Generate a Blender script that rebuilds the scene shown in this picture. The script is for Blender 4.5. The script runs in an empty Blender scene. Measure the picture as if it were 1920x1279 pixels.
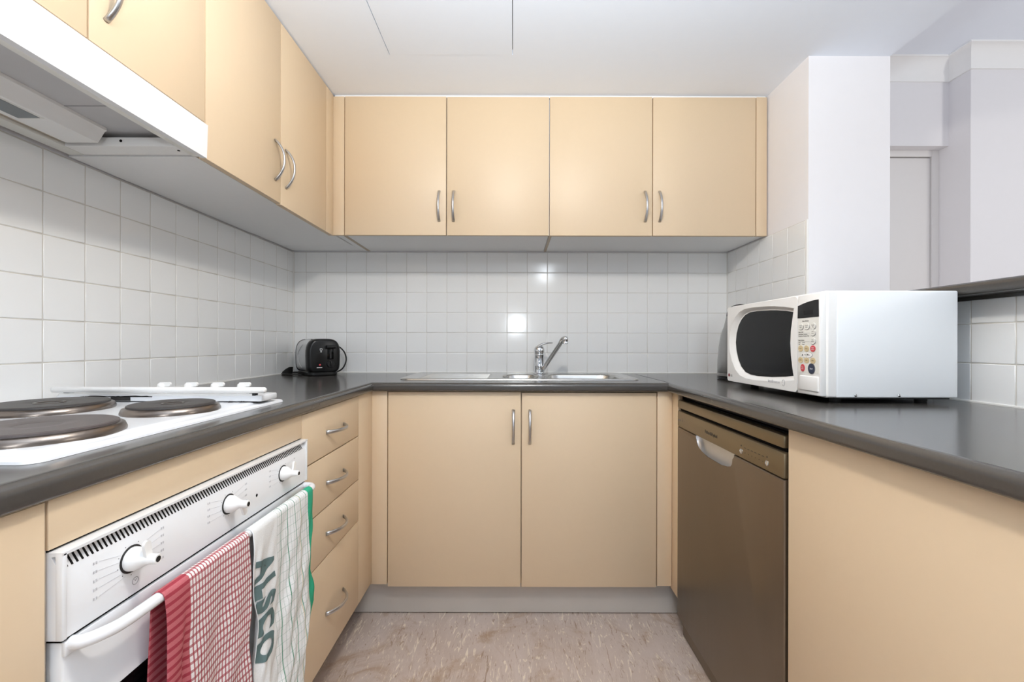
import bpy, bmesh, math, random
from mathutils import Matrix, Vector
from mathutils.geometry import tessellate_polygon
random.seed(7)
S = bpy.context.scene
COL = S.collection
PI = math.pi
ZC = 1.0476            # camera height; worktop at 0.90

# ------------------------------------------------------------------ camera, world, lights, exposure
cam_d = bpy.data.cameras.new('camera'); cam = bpy.data.objects.new('camera', cam_d); COL.objects.link(cam)
cam_d.sensor_width = 36; cam_d.lens = 815/1920*36
cam_d.shift_x = -2/1920; cam_d.shift_y = 4.5/1920; cam_d.clip_start = 0.02
cam.matrix_world = Matrix.Translation((0, 0, ZC)) @ Matrix.Rotation(PI/2, 4, 'X') @ Matrix.Rotation(math.radians(0.13), 4, 'Z')
S.camera = cam

w = bpy.data.worlds.new('world'); S.world = w; w.use_nodes = True
bg = w.node_tree.nodes['Background']
bg.inputs['Color'].default_value = (0.84, 0.92, 1.0, 1); bg.inputs['Strength'].default_value = 0.5

def point(name, loc, power, radius, col=(1, 1, 1)):
    l = bpy.data.lights.new(name, 'POINT'); l.energy = power; l.shadow_soft_size = radius; l.color = col
    o = bpy.data.objects.new(name, l); o.location = loc; COL.objects.link(o); return o
point('kitchen_ceiling_lamp', (0.07, 0.48, 1.96), 27, 0.05, (1.0, 0.94, 0.85))
point('rear_ceiling_lamp', (0.43, -1.47, 1.98), 10, 0.08, (0.86, 0.93, 1.0))
point('living_fill', (2.9, 0.4, 1.75), 30, 0.12, (1.0, 0.97, 0.93))  # added fill that brightens the living side, not a known lamp
point('front_fill', (0.034, -1.25, 1.29), 22, 0.06, (0.86, 0.93, 1.0))  # frontal fill added behind the camera, lined up with the low tile highlight
# fill spot added to brighten the ceiling and send soft light down
sd = bpy.data.lights.new('ceiling_fill', 'SPOT'); sd.energy = 84; sd.spot_size = math.radians(130); sd.spot_blend = 0.6; sd.shadow_soft_size = .08
sd.color = (0.74, 0.88, 1.0)
so = bpy.data.objects.new('ceiling_fill', sd); so.location = (0.03, -0.10, 1.30); COL.objects.link(so)
so.rotation_euler = (math.radians(180-18), 0, 0)
S.view_settings.view_transform = 'Standard'; S.view_settings.look = 'None'
S.view_settings.exposure = 0.11; S.view_settings.gamma = 1; S.view_settings.use_curve_mapping = False
S.cycles.max_bounces = 8; S.cycles.diffuse_bounces = 6; S.cycles.sample_clamp_indirect = 6
S.cycles.caustics_reflective = False; S.cycles.caustics_refractive = False
S.cycles.use_denoising = True

# ------------------------------------------------------------------ materials
def lin(r, g, b):
    f = lambda c: (c/255/12.92 if c/255 <= .04045 else ((c/255+.055)/1.055)**2.4)
    return (f(r), f(g), f(b), 1)
def mat(name, rgb, rough=.5, metal=0., spec=.5, var=.03, scale=30., bump=0., bscale=200., stretch=(1, 1, 1), coat=0., rvar=0.):
    m = bpy.data.materials.new(name); m.use_nodes = True
    nt = m.node_tree; N = nt.nodes; L = nt.links; p = N['Principled BSDF']
    p.inputs['Roughness'].default_value = rough; p.inputs['Metallic'].default_value = metal
    p.inputs['Specular IOR Level'].default_value = spec; p.inputs['Coat Weight'].default_value = coat
    tc = N.new('ShaderNodeTexCoord'); mp = N.new('ShaderNodeMapping'); mp.inputs['Scale'].default_value = stretch
    L.new(tc.outputs['Object'], mp.inputs['Vector'])
    nz = N.new('ShaderNodeTexNoise'); nz.inputs['Scale'].default_value = scale; nz.inputs['Detail'].default_value = 4
    L.new(mp.outputs[0], nz.inputs['Vector'])
    c = lin(*rgb)
    mx = N.new('ShaderNodeMix'); mx.data_type = 'RGBA'
    mx.inputs[6].default_value = tuple(min(1, x*(1-var)) for x in c[:3])+(1,)
    mx.inputs[7].default_value = tuple(min(1, x*(1+var)) for x in c[:3])+(1,)
    L.new(nz.outputs['Fac'], mx.inputs[0]); L.new(mx.outputs[2], p.inputs['Base Color'])
    if rvar:
        mr = N.new('ShaderNodeMapRange'); mr.inputs[3].default_value = max(0, rough-rvar); mr.inputs[4].default_value = rough+rvar
        L.new(nz.outputs['Fac'], mr.inputs[0]); L.new(mr.outputs[0], p.inputs['Roughness'])
    if bump:
        n2 = N.new('ShaderNodeTexNoise'); n2.inputs['Scale'].default_value = bscale; n2.inputs['Detail'].default_value = 3
        L.new(mp.outputs[0], n2.inputs['Vector'])
        b = N.new('ShaderNodeBump'); b.inputs['Strength'].default_value = bump; b.inputs['Distance'].default_value = .002
        L.new(n2.outputs['Fac'], b.inputs['Height']); L.new(b.outputs[0], p.inputs['Normal'])
    return m
M = {}
M['plaster'] = mat('wall_paint', (236, 234, 236), .75, spec=.25, var=.01, bump=.05, bscale=300)
M['ceil'] = mat('ceiling_paint', (241, 246, 255), .85, spec=.2, var=.01, bump=.04, bscale=300)
M['cornice'] = mat('cornice_paint', (246, 245, 244), .7, spec=.2, var=.01)
M['door_paint'] = mat('door_paint', (233, 230, 228), .5, var=.01)
M['tile'] = mat('glazed_tile', (236, 236, 235), .12, spec=.5, var=.012, scale=4, bump=.02, bscale=25)
M['grout'] = mat('grout', (205, 200, 192), .85, spec=.2, var=.12, scale=18)
M['grout2'] = mat('white_grout', (214, 211, 206), .85, spec=.2, var=.06, scale=18)
M['bead'] = mat('silicone_bead', (232, 230, 226), .4, var=.02)
M['cream'] = mat('peach_cream_laminate', (216, 193, 162), .45, spec=.6, var=.012, scale=60, bump=.015, bscale=500)
M['mel'] = mat('white_melamine', (240, 240, 240), .5, var=.01)
M['edge'] = mat('worn_door_edge', (186, 172, 154), .6, var=.06)
M['dark'] = mat('dark_gap', (22, 20, 19), .8, spec=.1)
M['black'] = mat('black_plastic', (11, 11, 12), .28, spec=.35, var=.1)
M['mattblack'] = mat('matt_black', (20, 19, 19), .6, var=.1)
M['glass'] = mat('black_glass', (6, 6, 7), .10, spec=.22, var=.05)
M['worktop'] = mat('charcoal_laminate', (68, 65, 62), .19, spec=.6, var=.10, scale=240, rvar=.03)
M['white'] = mat('white_enamel', (229, 230, 232), .22, var=.008)
M['whitep'] = mat('white_plastic', (238, 237, 235), .35, var=.008)
M['mwcase'] = mat('white_painted_steel', (238, 241, 243), .35, var=.006)
M['panelgrey'] = mat('warm_white_panel', (228, 227, 221), .4, var=.01)
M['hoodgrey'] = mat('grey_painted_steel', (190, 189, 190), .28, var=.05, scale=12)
M['lens'] = mat('frosted_lens', (118, 124, 128), .25, var=.03)
M['satin'] = mat('satin_nickel', (196, 196, 198), .3, metal=1, var=.03)
M['chrome'] = mat('chrome', (215, 216, 218), .07, metal=1, var=.02)
M['steel'] = mat('brushed_sink_steel', (200, 199, 196), .22, metal=1, var=.04, scale=40, stretch=(1, 12, 12), rvar=.05)
M['dwsteel'] = mat('stainless_door', (126, 112, 96), .36, metal=.85, var=.05, scale=10, stretch=(6, 6, .4), rvar=.04)
M['dwpanel'] = mat('stainless_fascia', (136, 122, 98), .36, metal=.85, var=.05, scale=10, stretch=(.4, .4, 6))
M['kick'] = mat('aluminium_kickboard', (192, 186, 179), .42, metal=.1, var=.10, scale=7, rvar=.05)
M['iron'] = mat('cast_iron_plate', (58, 54, 52), .5, var=.15, scale=60, bump=.1, bscale=400)
M['ironb'] = mat('cast_iron_plate_dull', (80, 72, 70), .48, var=.15, scale=50, bump=.1, bscale=400)
M['rimsteel'] = mat('heat_tinted_rim', (128, 118, 110), .28, metal=1, var=.25, scale=25)
M['scratch'] = mat('burnt_patch', (40, 37, 36), .6, var=.2)
M['kettle'] = mat('brushed_kettle_steel', (165, 164, 162), .3, metal=1, var=.05, scale=30, stretch=(1, 1, 14))
M['tsteel'] = mat('brushed_toaster_steel', (215, 216, 217), .4, metal=.6, var=.05, scale=40, stretch=(8, 1, 1))
M['red'] = mat('red_plastic', (196, 62, 70), .35, var=.03)
M['tan'] = mat('tan_plastic', (205, 185, 145), .4, var=.03)
M['navy'] = mat('navy_plastic', (40, 48, 72), .35, var=.03)
M['ink'] = mat('grey_ink', (120, 120, 122), .6, var=.02)
M['darkink'] = mat('dark_ink', (50, 48, 46), .6, var=.02)
M['paleink'] = mat('pale_ink', (190, 190, 194), .6, var=.02)
M['whiteink'] = mat('white_ink', (230, 230, 230), .5, var=.02)
M['letter'] = mat('green_grey_print', (96, 116, 116), .9, spec=.1, var=.12, scale=120)

def floor_mat():
    m = bpy.data.materials.new('marbled_lino'); m.use_nodes = True
    nt = m.node_tree; N = nt.nodes; L = nt.links; p = N['Principled BSDF']; p.inputs['Roughness'].default_value = .42
    tc = N.new('ShaderNodeTexCoord')
    def noise(sc, stretch, det, dist=0.):
        mp = N.new('ShaderNodeMapping'); mp.inputs['Scale'].default_value = stretch
        L.new(tc.outputs['Object'], mp.inputs['Vector'])
        n = N.new('ShaderNodeTexNoise'); n.inputs['Scale'].default_value = sc; n.inputs['Detail'].default_value = det
        n.inputs['Distortion'].default_value = dist; n.inputs['Roughness'].default_value = .65
        L.new(mp.outputs[0], n.inputs['Vector']); return n
    def ramp(src, stops):
        r = N.new('ShaderNodeValToRGB'); e = r.color_ramp.elements
        e[0].position, e[0].color = stops[0]; e[1].position, e[1].color = stops[1]
        for s in stops[2:]:
            x = e.new(s[0]); x.color = s[1]
        L.new(src.outputs['Fac'], r.inputs['Fac']); return r
    def mix(f, a, b):
        x = N.new('ShaderNodeMix'); x.data_type = 'RGBA'
        L.new(f, x.inputs[0])
        for s, i in ((a, 6), (b, 7)):
            if isinstance(s, tuple): x.inputs[i].default_value = s
            else: L.new(s, x.inputs[i])
        return x.outputs[2]
    n0 = noise(4, (1.6, .8, 1), 5, .6)
    base = ramp(n0, [(.3, lin(180, 163, 151)), (.7, lin(200, 186, 179))]).outputs[0]
    n1 = noise(24, (2.2, .42, 1), 8, 2.2)
    f1 = ramp(n1, [(.57, (0, 0, 0, 1)), (.63, (1, 1, 1, 1))]).outputs[0]
    c = mix(f1, base, lin(222, 211, 194))
    n2 = noise(26, (2.4, .45, 1.3), 8, 2.0)
    f2 = ramp(n2, [(.33, (1, 1, 1, 1)), (.42, (0, 0, 0, 1))]).outputs[0]
    c = mix(f2, c, lin(150, 127, 108))
    n3 = noise(5.5, (1, .8, 1), 6, .8)
    f3 = ramp(n3, [(.54, (0, 0, 0, 1)), (.66, (.75, .75, .75, 1))]).outputs[0]
    c = mix(f3, c, lin(158, 131, 104))
    n4 = noise(90, (2.5, .25, 1), 4, .5)
    f4 = ramp(n4, [(.62, (0, 0, 0, 1)), (.68, (.7, .7, .7, 1))]).outputs[0]
    c = mix(f4, c, lin(216, 206, 190))
    L.new(c, p.inputs['Base Color'])
    return m
M['lino'] = floor_mat()

def cloth_mat(name, kind):
    m = bpy.data.materials.new(name); m.use_nodes = True
    nt = m.node_tree; N = nt.nodes; L = nt.links; p = N['Principled BSDF']
    p.inputs['Roughness'].default_value = .9; p.inputs['Specular IOR Level'].default_value = .15
    uv = N.new('ShaderNodeUVMap'); sx = N.new('ShaderNodeSeparateXYZ'); L.new(uv.outputs[0], sx.inputs[0])
    def op(o, a, b=None):
        n = N.new('ShaderNodeMath'); n.operation = o
        for i, s in enumerate((a, b)):
            if s is None: continue
            if isinstance(s, (int, float)): n.inputs[i].default_value = s
            else: L.new(s, n.inputs[i])
        return n.outputs[0]
    def mix(f, a, b):
        x = N.new('ShaderNodeMix'); x.data_type = 'RGBA'; L.new(f, x.inputs[0])
        for s, i in ((a, 6), (b, 7)):
            if isinstance(s, tuple): x.inputs[i].default_value = s
            else: L.new(s, x.inputs[i])
        return x.outputs[2]
    def stripe(c, period, duty, off=0.):
        return op('LESS_THAN', op('FRACT', op('DIVIDE', op('ADD', c, off), period)), duty)
    U, V = sx.outputs[0], sx.outputs[1]
    nz = N.new('ShaderNodeTexNoise'); nz.inputs['Scale'].default_value = 500; L.new(uv.outputs[0], nz.inputs['Vector'])
    if kind == 'red':
        vs = op('MULTIPLY', stripe(U, .0064, .34), .9); hs = op('MULTIPLY', stripe(V, .0125, .34), .75)
        c = mix(vs, lin(244, 238, 236), lin(172, 66, 76)); c = mix(hs, c, lin(160, 55, 66))
        band = mix(stripe(V, .0125, .42), lin(192, 106, 112), lin(162, 62, 74))
        c = mix(op('LESS_THAN', U, .046), c, band)
    else:
        wht = lin(246, 247, 246)
        g = op('GREATER_THAN', U, .085)
        thin = op('MULTIPLY', op('MULTIPLY', stripe(U, .0085, .10), .55), g)
        thick = op('MULTIPLY', op('MULTIPLY', stripe(U, .026, .06, .004), .95), g)
        hz = op('MULTIPLY', op('MULTIPLY', stripe(V, .018, .10), .35), g)
        c = mix(thin, wht, lin(120, 150, 132)); c = mix(hz, c, lin(150, 175, 160)); c = mix(thick, c, lin(34, 130, 96))
        tanl = op('MULTIPLY', op('LESS_THAN', op('ABSOLUTE', op('SUBTRACT', U, .176)), .0012), .6)
        c = mix(tanl, c, lin(214, 190, 140))
        c = mix(op('GREATER_THAN', U, .215), c, lin(58, 170, 132))
    v = N.new('ShaderNodeMix'); v.data_type = 'RGBA'; v.blend_type = 'MULTIPLY'; v.inputs[0].default_value = .25
    L.new(c, v.inputs[6]); L.new(nz.outputs['Fac'], v.inputs[7]); L.new(v.outputs[2], p.inputs['Base Color'])
    b = N.new('ShaderNodeBump'); b.inputs['Strength'].default_value = .4; b.inputs['Distance'].default_value = .001
    L.new(nz.outputs['Fac'], b.inputs['Height']); L.new(b.outputs[0], p.inputs['Normal'])
    return m
M['redcloth'] = cloth_mat('red_gingham_cotton', 'red')
M['whitecloth'] = cloth_mat('white_striped_cotton', 'white')

# ------------------------------------------------------------------ mesh helpers (world coordinates)
def BM(): return bmesh.new()
def box(bm, x0, x1, y0, y1, z0, z1, bev=0., seg=2):
    r = bmesh.ops.create_cube(bm, size=1)
    vs = r['verts']
    for v in vs:
        v.co = Vector(((x0+x1)/2+v.co.x*(x1-x0), (y0+y1)/2+v.co.y*(y1-y0), (z0+z1)/2+v.co.z*(z1-z0)))
    if bev:
        es = list({e for v in vs for e in v.link_edges})
        bmesh.ops.bevel(bm, geom=es, offset=bev, segments=seg, affect='EDGES', profile=.5)
    return bm
def loft(bm, loops, cap0=True, cap1=True, closed=True):
    rows = [[bm.verts.new(p) for p in l] for l in loops]
    n = len(rows[0])
    for a, b in zip(rows, rows[1:]):
        for i in range(n if closed else n-1):
            j = (i+1) % n
            bm.faces.new((a[i], a[j], b[j], b[i]))
    if cap0: bm.faces.new(list(reversed(rows[0])))
    if cap1: bm.faces.new(rows[-1])
    return rows
def tube(bm, pts, r, seg=12, cap=True):
    pts = [Vector(p) for p in pts]; n = len(pts)
    rr = r if isinstance(r, (list, tuple)) else [r]*n
    t0 = (pts[1]-pts[0]).normalized()
    up = Vector((0, 0, 1)) if abs(t0.z) < .9 else Vector((1, 0, 0))
    nrm = (up - t0*up.dot(t0)).normalized(); loops = []
    for i, p in enumerate(pts):
        t = (pts[min(i+1, n-1)]-pts[max(i-1, 0)]).normalized()
        nrm = (nrm - t*nrm.dot(t)).normalized(); bn = t.cross(nrm)
        loops.append([p+(nrm*math.cos(2*PI*k/seg)+bn*math.sin(2*PI*k/seg))*rr[i] for k in range(seg)])
    loft(bm, loops, cap, cap)
def lathe(bm, prof, c, axis='Z', seg=32, cap0=True, cap1=True, sx=1., sy=1.):
    c = Vector(c); loops = []
    for r, h in prof:
        l = []
        for k in range(seg):
            a = 2*PI*k/seg; p, q = r*math.cos(a)*sx, r*math.sin(a)*sy
            l.append(c+{'Z': Vector((p, q, h)), 'X': Vector((h, p, q)), '-X': Vector((-h, p, q)), 'Y': Vector((q, h, p)), '-Y': Vector((p, -h, q))}[axis])
        loops.append(l)
    loft(bm, loops, cap0, cap1)
def smooth_path(pts, n=8):
    pts = [Vector(p) for p in pts]; out = []
    P_ = [2*pts[0]-pts[1]]+pts+[2*pts[-1]-pts[-2]]
    for i in range(1, len(P_)-2):
        a, b, c, d = P_[i-1:i+3]
        for k in range(n):
            t = k/n
            out.append(.5*((2*b)+(c-a)*t+(2*a-5*b+4*c-d)*t*t+(3*b-a-3*c+d)*t**3))
    out.append(pts[-1]); return out
def rrect(x0, x1, y0, y1, r, n=6):
    out = []
    for cx, cy, a0 in ((x1-r, y1-r, 0), (x0+r, y1-r, PI/2), (x0+r, y0+r, PI), (x1-r, y0+r, 1.5*PI)):
        for k in range(n+1):
            a = a0+PI/2*k/n; out.append((cx+r*math.cos(a), cy+r*math.sin(a)))
    return out
def fill_loops(bm, loops):
    vs = [bm.verts.new(p) for l in loops for p in l]
    for t in tessellate_polygon([[Vector(p) for p in l] for l in loops]):
        bm.faces.new([vs[i] for i in t])
def prism(bm, pts, a, b, f):
    """extrude a 2-D outline: f(u, v, w) -> 3-D, from w=a to w=b"""
    loft(bm, [[f(u, v, a) for u, v in pts], [f(u, v, b) for u, v in pts]])

def root_of(o):
    while o.parent: o = o.parent
    return o
def link(name, data, parent=None):
    o = bpy.data.objects.new(name, data); COL.objects.link(o)
    if parent: o.parent = parent
    return o
def obj(name, bm, m, parent=None, smooth=True, local=False, ang=35):
    bmesh.ops.recalc_face_normals(bm, faces=bm.faces[:])
    if parent is not None and not local:
        bmesh.ops.translate(bm, verts=bm.verts[:], vec=-Vector(root_of(parent).location))
    me = bpy.data.meshes.new(name)
    if smooth:
        for f in bm.faces: f.smooth = True
        for e in bm.edges:
            if len(e.link_faces) == 2 and (e.calc_face_angle(0) > math.radians(ang) or sum(abs(f.normal.z) > .99999 for f in e.link_faces) == 1): e.smooth = False
    bm.to_mesh(me); bm.free()
    me.materials.append(M[m] if isinstance(m, str) else m)
    return link(name, me, parent)
def bxo(name, dims, m, parent=None, bev=0., local=False, seg=2):
    return obj(name, box(BM(), *dims, bev=bev, seg=seg), m, parent, local=local)
def thing(name, label, cat, loc=(0, 0, 0), rz=0., group=None):
    o = link(name, None); o.location = loc; o.rotation_euler = (0, 0, rz); o.empty_display_size = .1
    o['label'] = label; o['category'] = cat
    if group: o['group'] = group
    return o
def tag(o, label, cat, group=None):
    o['label'] = label; o['category'] = cat
    if group: o['group'] = group
    return o
def struct(o):
    o['kind'] = 'structure'; return o
def text(name, s, size, loc, face, m, parent, depth=.0003, align='CENTER', xs=1., local=False):
    cu = bpy.data.curves.new(name, 'FONT'); cu.body = s; cu.size = size; cu.extrude = depth
    cu.align_x = align; cu.align_y = 'CENTER'; cu.resolution_u = 3
    t = bpy.data.objects.new(name, cu)
    me = bpy.data.meshes.new_from_object(t); bpy.data.objects.remove(t); bpy.data.curves.remove(cu)
    R = {'-X': Matrix(((0, 0, -1), (-1, 0, 0), (0, 1, 0))), '+X': Matrix(((0, 0, 1), (1, 0, 0), (0, 1, 0))), '-Y': Matrix(((1, 0, 0), (0, 0, -1), (0, 1, 0)))}[face]
    T = Matrix.Translation(Vector(loc) - (Vector((0, 0, 0)) if local or parent is None else Vector(root_of(parent).location)))
    me.transform(T @ R.to_4x4() @ Matrix.Diagonal((xs, 1, 1, 1)))
    me.materials.clear(); me.materials.append(M[m])
    return link(name, me, parent)

# key planes
XL, XR, YB = -1.0957, 1.068, 2.1676        # tile faces
ZT, ZW = 1.5026, 0.90                       # top of tiles / worktop
ZCEIL = 2.0965
LX = -.532; RX = .600; BY = 1.645            # base cabinet fronts
UX = -.758; UY = 1.83                       # wall cabinet fronts
ZU0, ZU1 = ZC+.455, 2.087
H = lambda h: ZC-h                          # height from drop below the camera

# ------------------------------------------------------------------ structure
struct(bxo('floor', (-1.3, 5.0, -2.2, 2.9, -.05, 0), 'lino'))
TH = .006
wl = struct(bxo('wall_left', (-1.25, XL-TH, -.6, 2.35, 0, ZCEIL+.1), 'plaster'))
wb = struct(bxo('wall_back', (XL-TH, 1.10, YB+TH, 2.35, 0, ZCEIL+.1), 'plaster'))
wr = struct(bxo('wall_right', (XR+TH, 1.371, 1.5826, 2.42, 0, 2.60), 'plaster'))
wp = struct(bxo('wall_front', (1.175+TH, 1.36, .02, 1.5826, 0, 1.1676), 'plaster'))
# grout beds behind the tiles
struct(bxo('wall_left_grout', (XL-TH, XL-.0012, -.2, YB, .80, ZT-.001), 'grout', wl))
struct(bxo('wall_back_grout', (XL, XR, YB-(-.0012), YB+TH, .80, ZT-.001), 'grout2', wb))
struct(bxo('wall_right_grout', (XR+.0012, XR+TH, 1.594, YB, .80, ZT-.001), 'grout2', wr))
struct(bxo('wall_front_grout', (1.175+.0012, 1.175+TH, .02, 1.5826, .80, 1.1676), 'grout', wp))
for n, par in (('wall_left_grout', wl), ):
    pass
def tile_mesh(wd, ht):
    bm = BM(); box(bm, -wd/2, wd/2, -.0025, .0035, -ht/2, ht/2)
    es = [e for e in bm.edges if all(v.co.y < 0 for v in e.verts)]
    bmesh.ops.bevel(bm, geom=es, offset=.0016, segments=2, affect='EDGES', profile=.5)
    for f in bm.faces: f.smooth = f.normal.y > -.999
    me = bpy.data.meshes.new('tile'); bm.to_mesh(me); bm.free(); me.materials.append(M['tile']); return me
TM = {}
def tile(parent, wd, ht, pos, rz):
    k = (round(wd, 4), round(ht, 4))
    if k not in TM: TM[k] = tile_mesh(wd, ht)
    o = link('tile', TM[k], parent); o.location = pos
    j = .0022
    o.rotation_euler = (random.uniform(-j, j), 0, rz+random.uniform(-j, j))
def cuts(a, b, start, pitch, joint):
    """tile spans between a and b with joints at start + k*pitch"""
    k = math.floor((a-start)/pitch); out = []
    while start+k*pitch < b-1e-6:
        p, q = max(a, start+k*pitch), min(b, start+(k+1)*pitch)
        if q-p > .012: out.append(((p+q)/2, q-p-joint))
        k += 1
    return out
rows = [(ZW+.05+.1*i, .0978) for i in range(6)]
for x, wd in cuts(XL+.003, XR-.002, (573.2-962)/376-.1*8, .1002, .0022):
    for z, ht in rows: tile(wb, wd, ht, (x, YB+.0025, z), 0)
for y, wd in cuts(.28, YB-.003, .9131-.7, .1, .0022):
    for z, ht in rows: tile(wl, wd, ht, (XL-.0025, y, z), PI/2)
for y, wd in cuts(1.593, YB-.003, 1.593, .0985, .0022):
    for z, ht in rows: tile(wr, wd, ht, (XR+.0025, y, z), -PI/2)
for y, wd in cuts(.12, 1.58, 1.116-.8, .1, .0022):
    for z, ht in rows[:2]+[(ZW+.2+.0335, .065)]: tile(wp, wd, ht, (1.175+.0025, y, z), -PI/2)
struct(bxo('tile_edge', (XR, XR+TH+.001, 1.5815, 1.593, .86, ZT), 'bead', wr, .001))
# sealant beads along the worktop and up the corners
bm = BM()
tube(bm, [(XL+.001, .06, ZW+.001), (XL+.001, YB-.002, ZW+.001)], .004, 6)
tube(bm, [(XL, YB-.001, ZW+.001), (XR, YB-.001, ZW+.001)], .0035, 6)
tube(bm, [(XL+.0005, YB-.0005, ZW), (XL+.0005, YB-.0005, ZT)], .003, 6)
tube(bm, [(XR-.0005, YB-.0005, ZW), (XR-.0005, YB-.0005, ZT)], .0022, 6)
tube(bm, [(XR-.001, 1.60, ZW+.001), (XR-.001, YB, ZW+.001)], .0035, 6)
tube(bm, [(1.174, .06, ZW+.001), (1.174, 1.58, ZW+.001)], .004, 6)
struct(obj('trim_1', bm, 'bead'))
# ceiling with the hatch opening
HX0, HX1, HY0, HY1 = -.4525, -.003, .98, 1.58
bm = BM()
for d in ((-1.25, HX0, -2.2, 2.4), (HX1, 1.365, -2.2, 2.4), (HX0, HX1, -2.2, HY0), (HX0, HX1, HY1, 2.4)):
    box(bm, d[0], d[1], d[2], d[3], ZCEIL, ZCEIL+.02)
box(bm, HX0-.02, HX1+.02, HY0-.02, HY1+.02, ZCEIL+.03, ZCEIL+.04)
bmesh.ops.remove_doubles(bm, verts=bm.verts[:], dist=1e-5)
ce = struct(obj('ceiling', bm, 'ceil', smooth=False))
struct(bxo('ceiling_edge', (1.365, 1.371, -2.2, 1.5826, ZCEIL, 2.56), 'ceil', ce))
hat = thing('ceiling_hatch', 'white flush access panel outlined by thin gaps in the kitchen ceiling', 'hatch', (-.228, 1.28, ZCEIL))
bxo('panel', (HX0+.0028, HX1-.0022, HY0+.002, HY1-.0006, ZCEIL-.0006, ZCEIL+.018), 'ceil', hat)
bxo('gap_shade', (HX0-.008, HX1+.008, HY0-.008, HY1+.008, ZCEIL+.0205, ZCEIL+.028), 'dark', hat)  # dark sheet above the panel, stands in for shade in the gaps
# living side behind the bar
struct(bxo('ceiling_living', (1.371, 5.0, -2.2, 2.9, 2.55, 2.6), 'ceil'))
WX, WY, WYF = 2.31, 2.196, 2.306
struct(bxo('wall_far', (1.371, WX, WYF, 2.5, 2.10, 2.55), 'plaster'))
bm = BM(); box(bm, WX, 5.0, WY, 2.7, 0, 2.55, .002, 1)
struct(obj('wall_near', bm, 'plaster'))
struct(bxo('wall_recess', (1.371, WX, 2.40, 2.5, 0, 2.10), 'plaster'))
d1 = struct(bxo('door_1', (1.40, 2.268, 2.366, 2.40, .01, 2.062), 'door_paint', bev=.002))
struct(bxo('door_frame', (2.271, WX, 2.358, 2.41, 0, 2.10), 'door_paint', d1, .002))
struct(bxo('door_frame', (1.371, 2.271, 2.358, 2.41, 2.0665, 2.10), 'door_paint', d1, .002))
def cornice(name, a, b, nx, ny):
    prof = [(0, 1.0), (0, .0), (.004, -.0)]
    pr = [(0, 0), (.006, 0)]
    pts = []
    D, Ht = .055, .112
    pts = [(0, 0), (D, 0), (D, -.008)]
    for k in range(1, 9):
        t = PI/2*k/8
        pts.append((D-.0-(D-.008)*math.sin(t)*1.0, -.008-(Ht-.016)*(1-math.cos(t))))
    pts += [(.008, -Ht), (0, -Ht)]
    bm = BM(); loops = []
    for (x, y, mx, my) in (a, b):
        loops.append([(x+nx*u+mx*u, y+ny*u+my*u, 2.55+v) for u, v in pts])
    loft(bm, loops)
    return struct(obj(name, bm, 'cornice', ang=25))
cornice('trim_2', (1.371, WYF, 0, 0), (WX, WYF, -1, 0), 0, -1)
cornice('trim_3', (WX, WYF, 0, -1), (WX, WY, 0, -1), -1, 0)
cornice('trim_4', (WX, WY, -1, 0), (5.0, WY, 0, 0), 0, -1)
# strip closing the gap above the back wall cabinets
struct(bxo('trim_5', (UX+.001, XR, UY+.012, UY+.03, ZU1+.001, ZCEIL), 'cornice'))

# ------------------------------------------------------------------ bow handle (shared mesh)
def bow_mesh():
    bm = BM(); n = 20; loops = []
    Lh = .128
    for i in range(n+1):
        t = i/n*2-1
        z = t*Lh/2; out = .029*(1-abs(t)**2.2)+.001
        dz, do = Lh/2, -.029*2.2*abs(t)**1.2*(1 if t > 0 else -1)
        tn = Vector((0, -do, dz)).normalized(); nr = Vector((0, -tn.z, tn.y))
        rw = .0050+.0012*abs(t)**3; rt = .0036
        c = Vector((0, -out, z))
        if i in (0, n): c.y = .0005
        loops.append([c+Vector((1, 0, 0))*rw*math.cos(2*PI*k/10)+nr*rt*math.sin(2*PI*k/10) for k in range(10)])
    loft(bm, loops)
    bmesh.ops.recalc_face_normals(bm, faces=bm.faces[:])
    for f in bm.faces: f.smooth = True
    me = bpy.data.meshes.new('handle'); bm.to_mesh(me); bm.free(); me.materials.append(M['satin']); return me
BOW = bow_mesh()
def handle(parent, pos, face, horiz=False):
    o = link('handle', BOW, parent)
    r = {'-Y': 0, '+X': PI/2, '-X': -PI/2}[face]
    Mx = Matrix.Rotation(r, 4, 'Z')
    if horiz: Mx = Mx @ Matrix.Rotation(PI/2, 4, 'Y')
    o.matrix_local = Matrix.Translation(Vector(pos)-Vector(root_of(parent).location)) @ Mx
    return o

G = .0018      # half of a gap between fronts
DT = .018
# ------------------------------------------------------------------ base cabinets
# sink cabinet on the back wall
sc = thing('sink_cabinet', 'cream two-door base cabinet under the sink with grey kickboard', 'cabinet', (0, 1.9, 0))
bxo('body', (LX+.001, .600, BY+DT+.008, 2.16, .127, .735), 'cream', sc)
bxo('front_rail', (LX+.001, .600, BY+DT+.008, BY+DT+.024, .735, .866), 'cream', sc)
dz0, dz1 = H(.921), .8635
bxo('filler_panel', (LX-.012, -.474-G, BY, BY+DT, H(.913), .866), 'cream', sc, .001)
bxo('filler_panel', (.5455+G, .6022, BY, BY+DT, H(.918), .866), 'cream', sc, .001)
bxo('filler_panel', (.6030, .6200, 1.588, BY+.02, H(.930), .866), 'cream', sc, .001)
a = bxo('door', (-.474+G, .032-G-.0005, BY-.001, BY+DT-.001, dz0, dz1), 'cream', sc, .0012)
b = bxo('door', (.032+G, .5455-G, BY, BY+DT, dz0-.001, dz1-.002), 'cream', sc, .0012)
handle(a, (.002, BY-.001, H(.316)), '-Y'); handle(b, (.064, BY, H(.316)), '-Y')
bxo('kickboard', (-.66, .66, 1.687, 1.70, 0.004, .1255), 'kick', sc)
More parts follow.
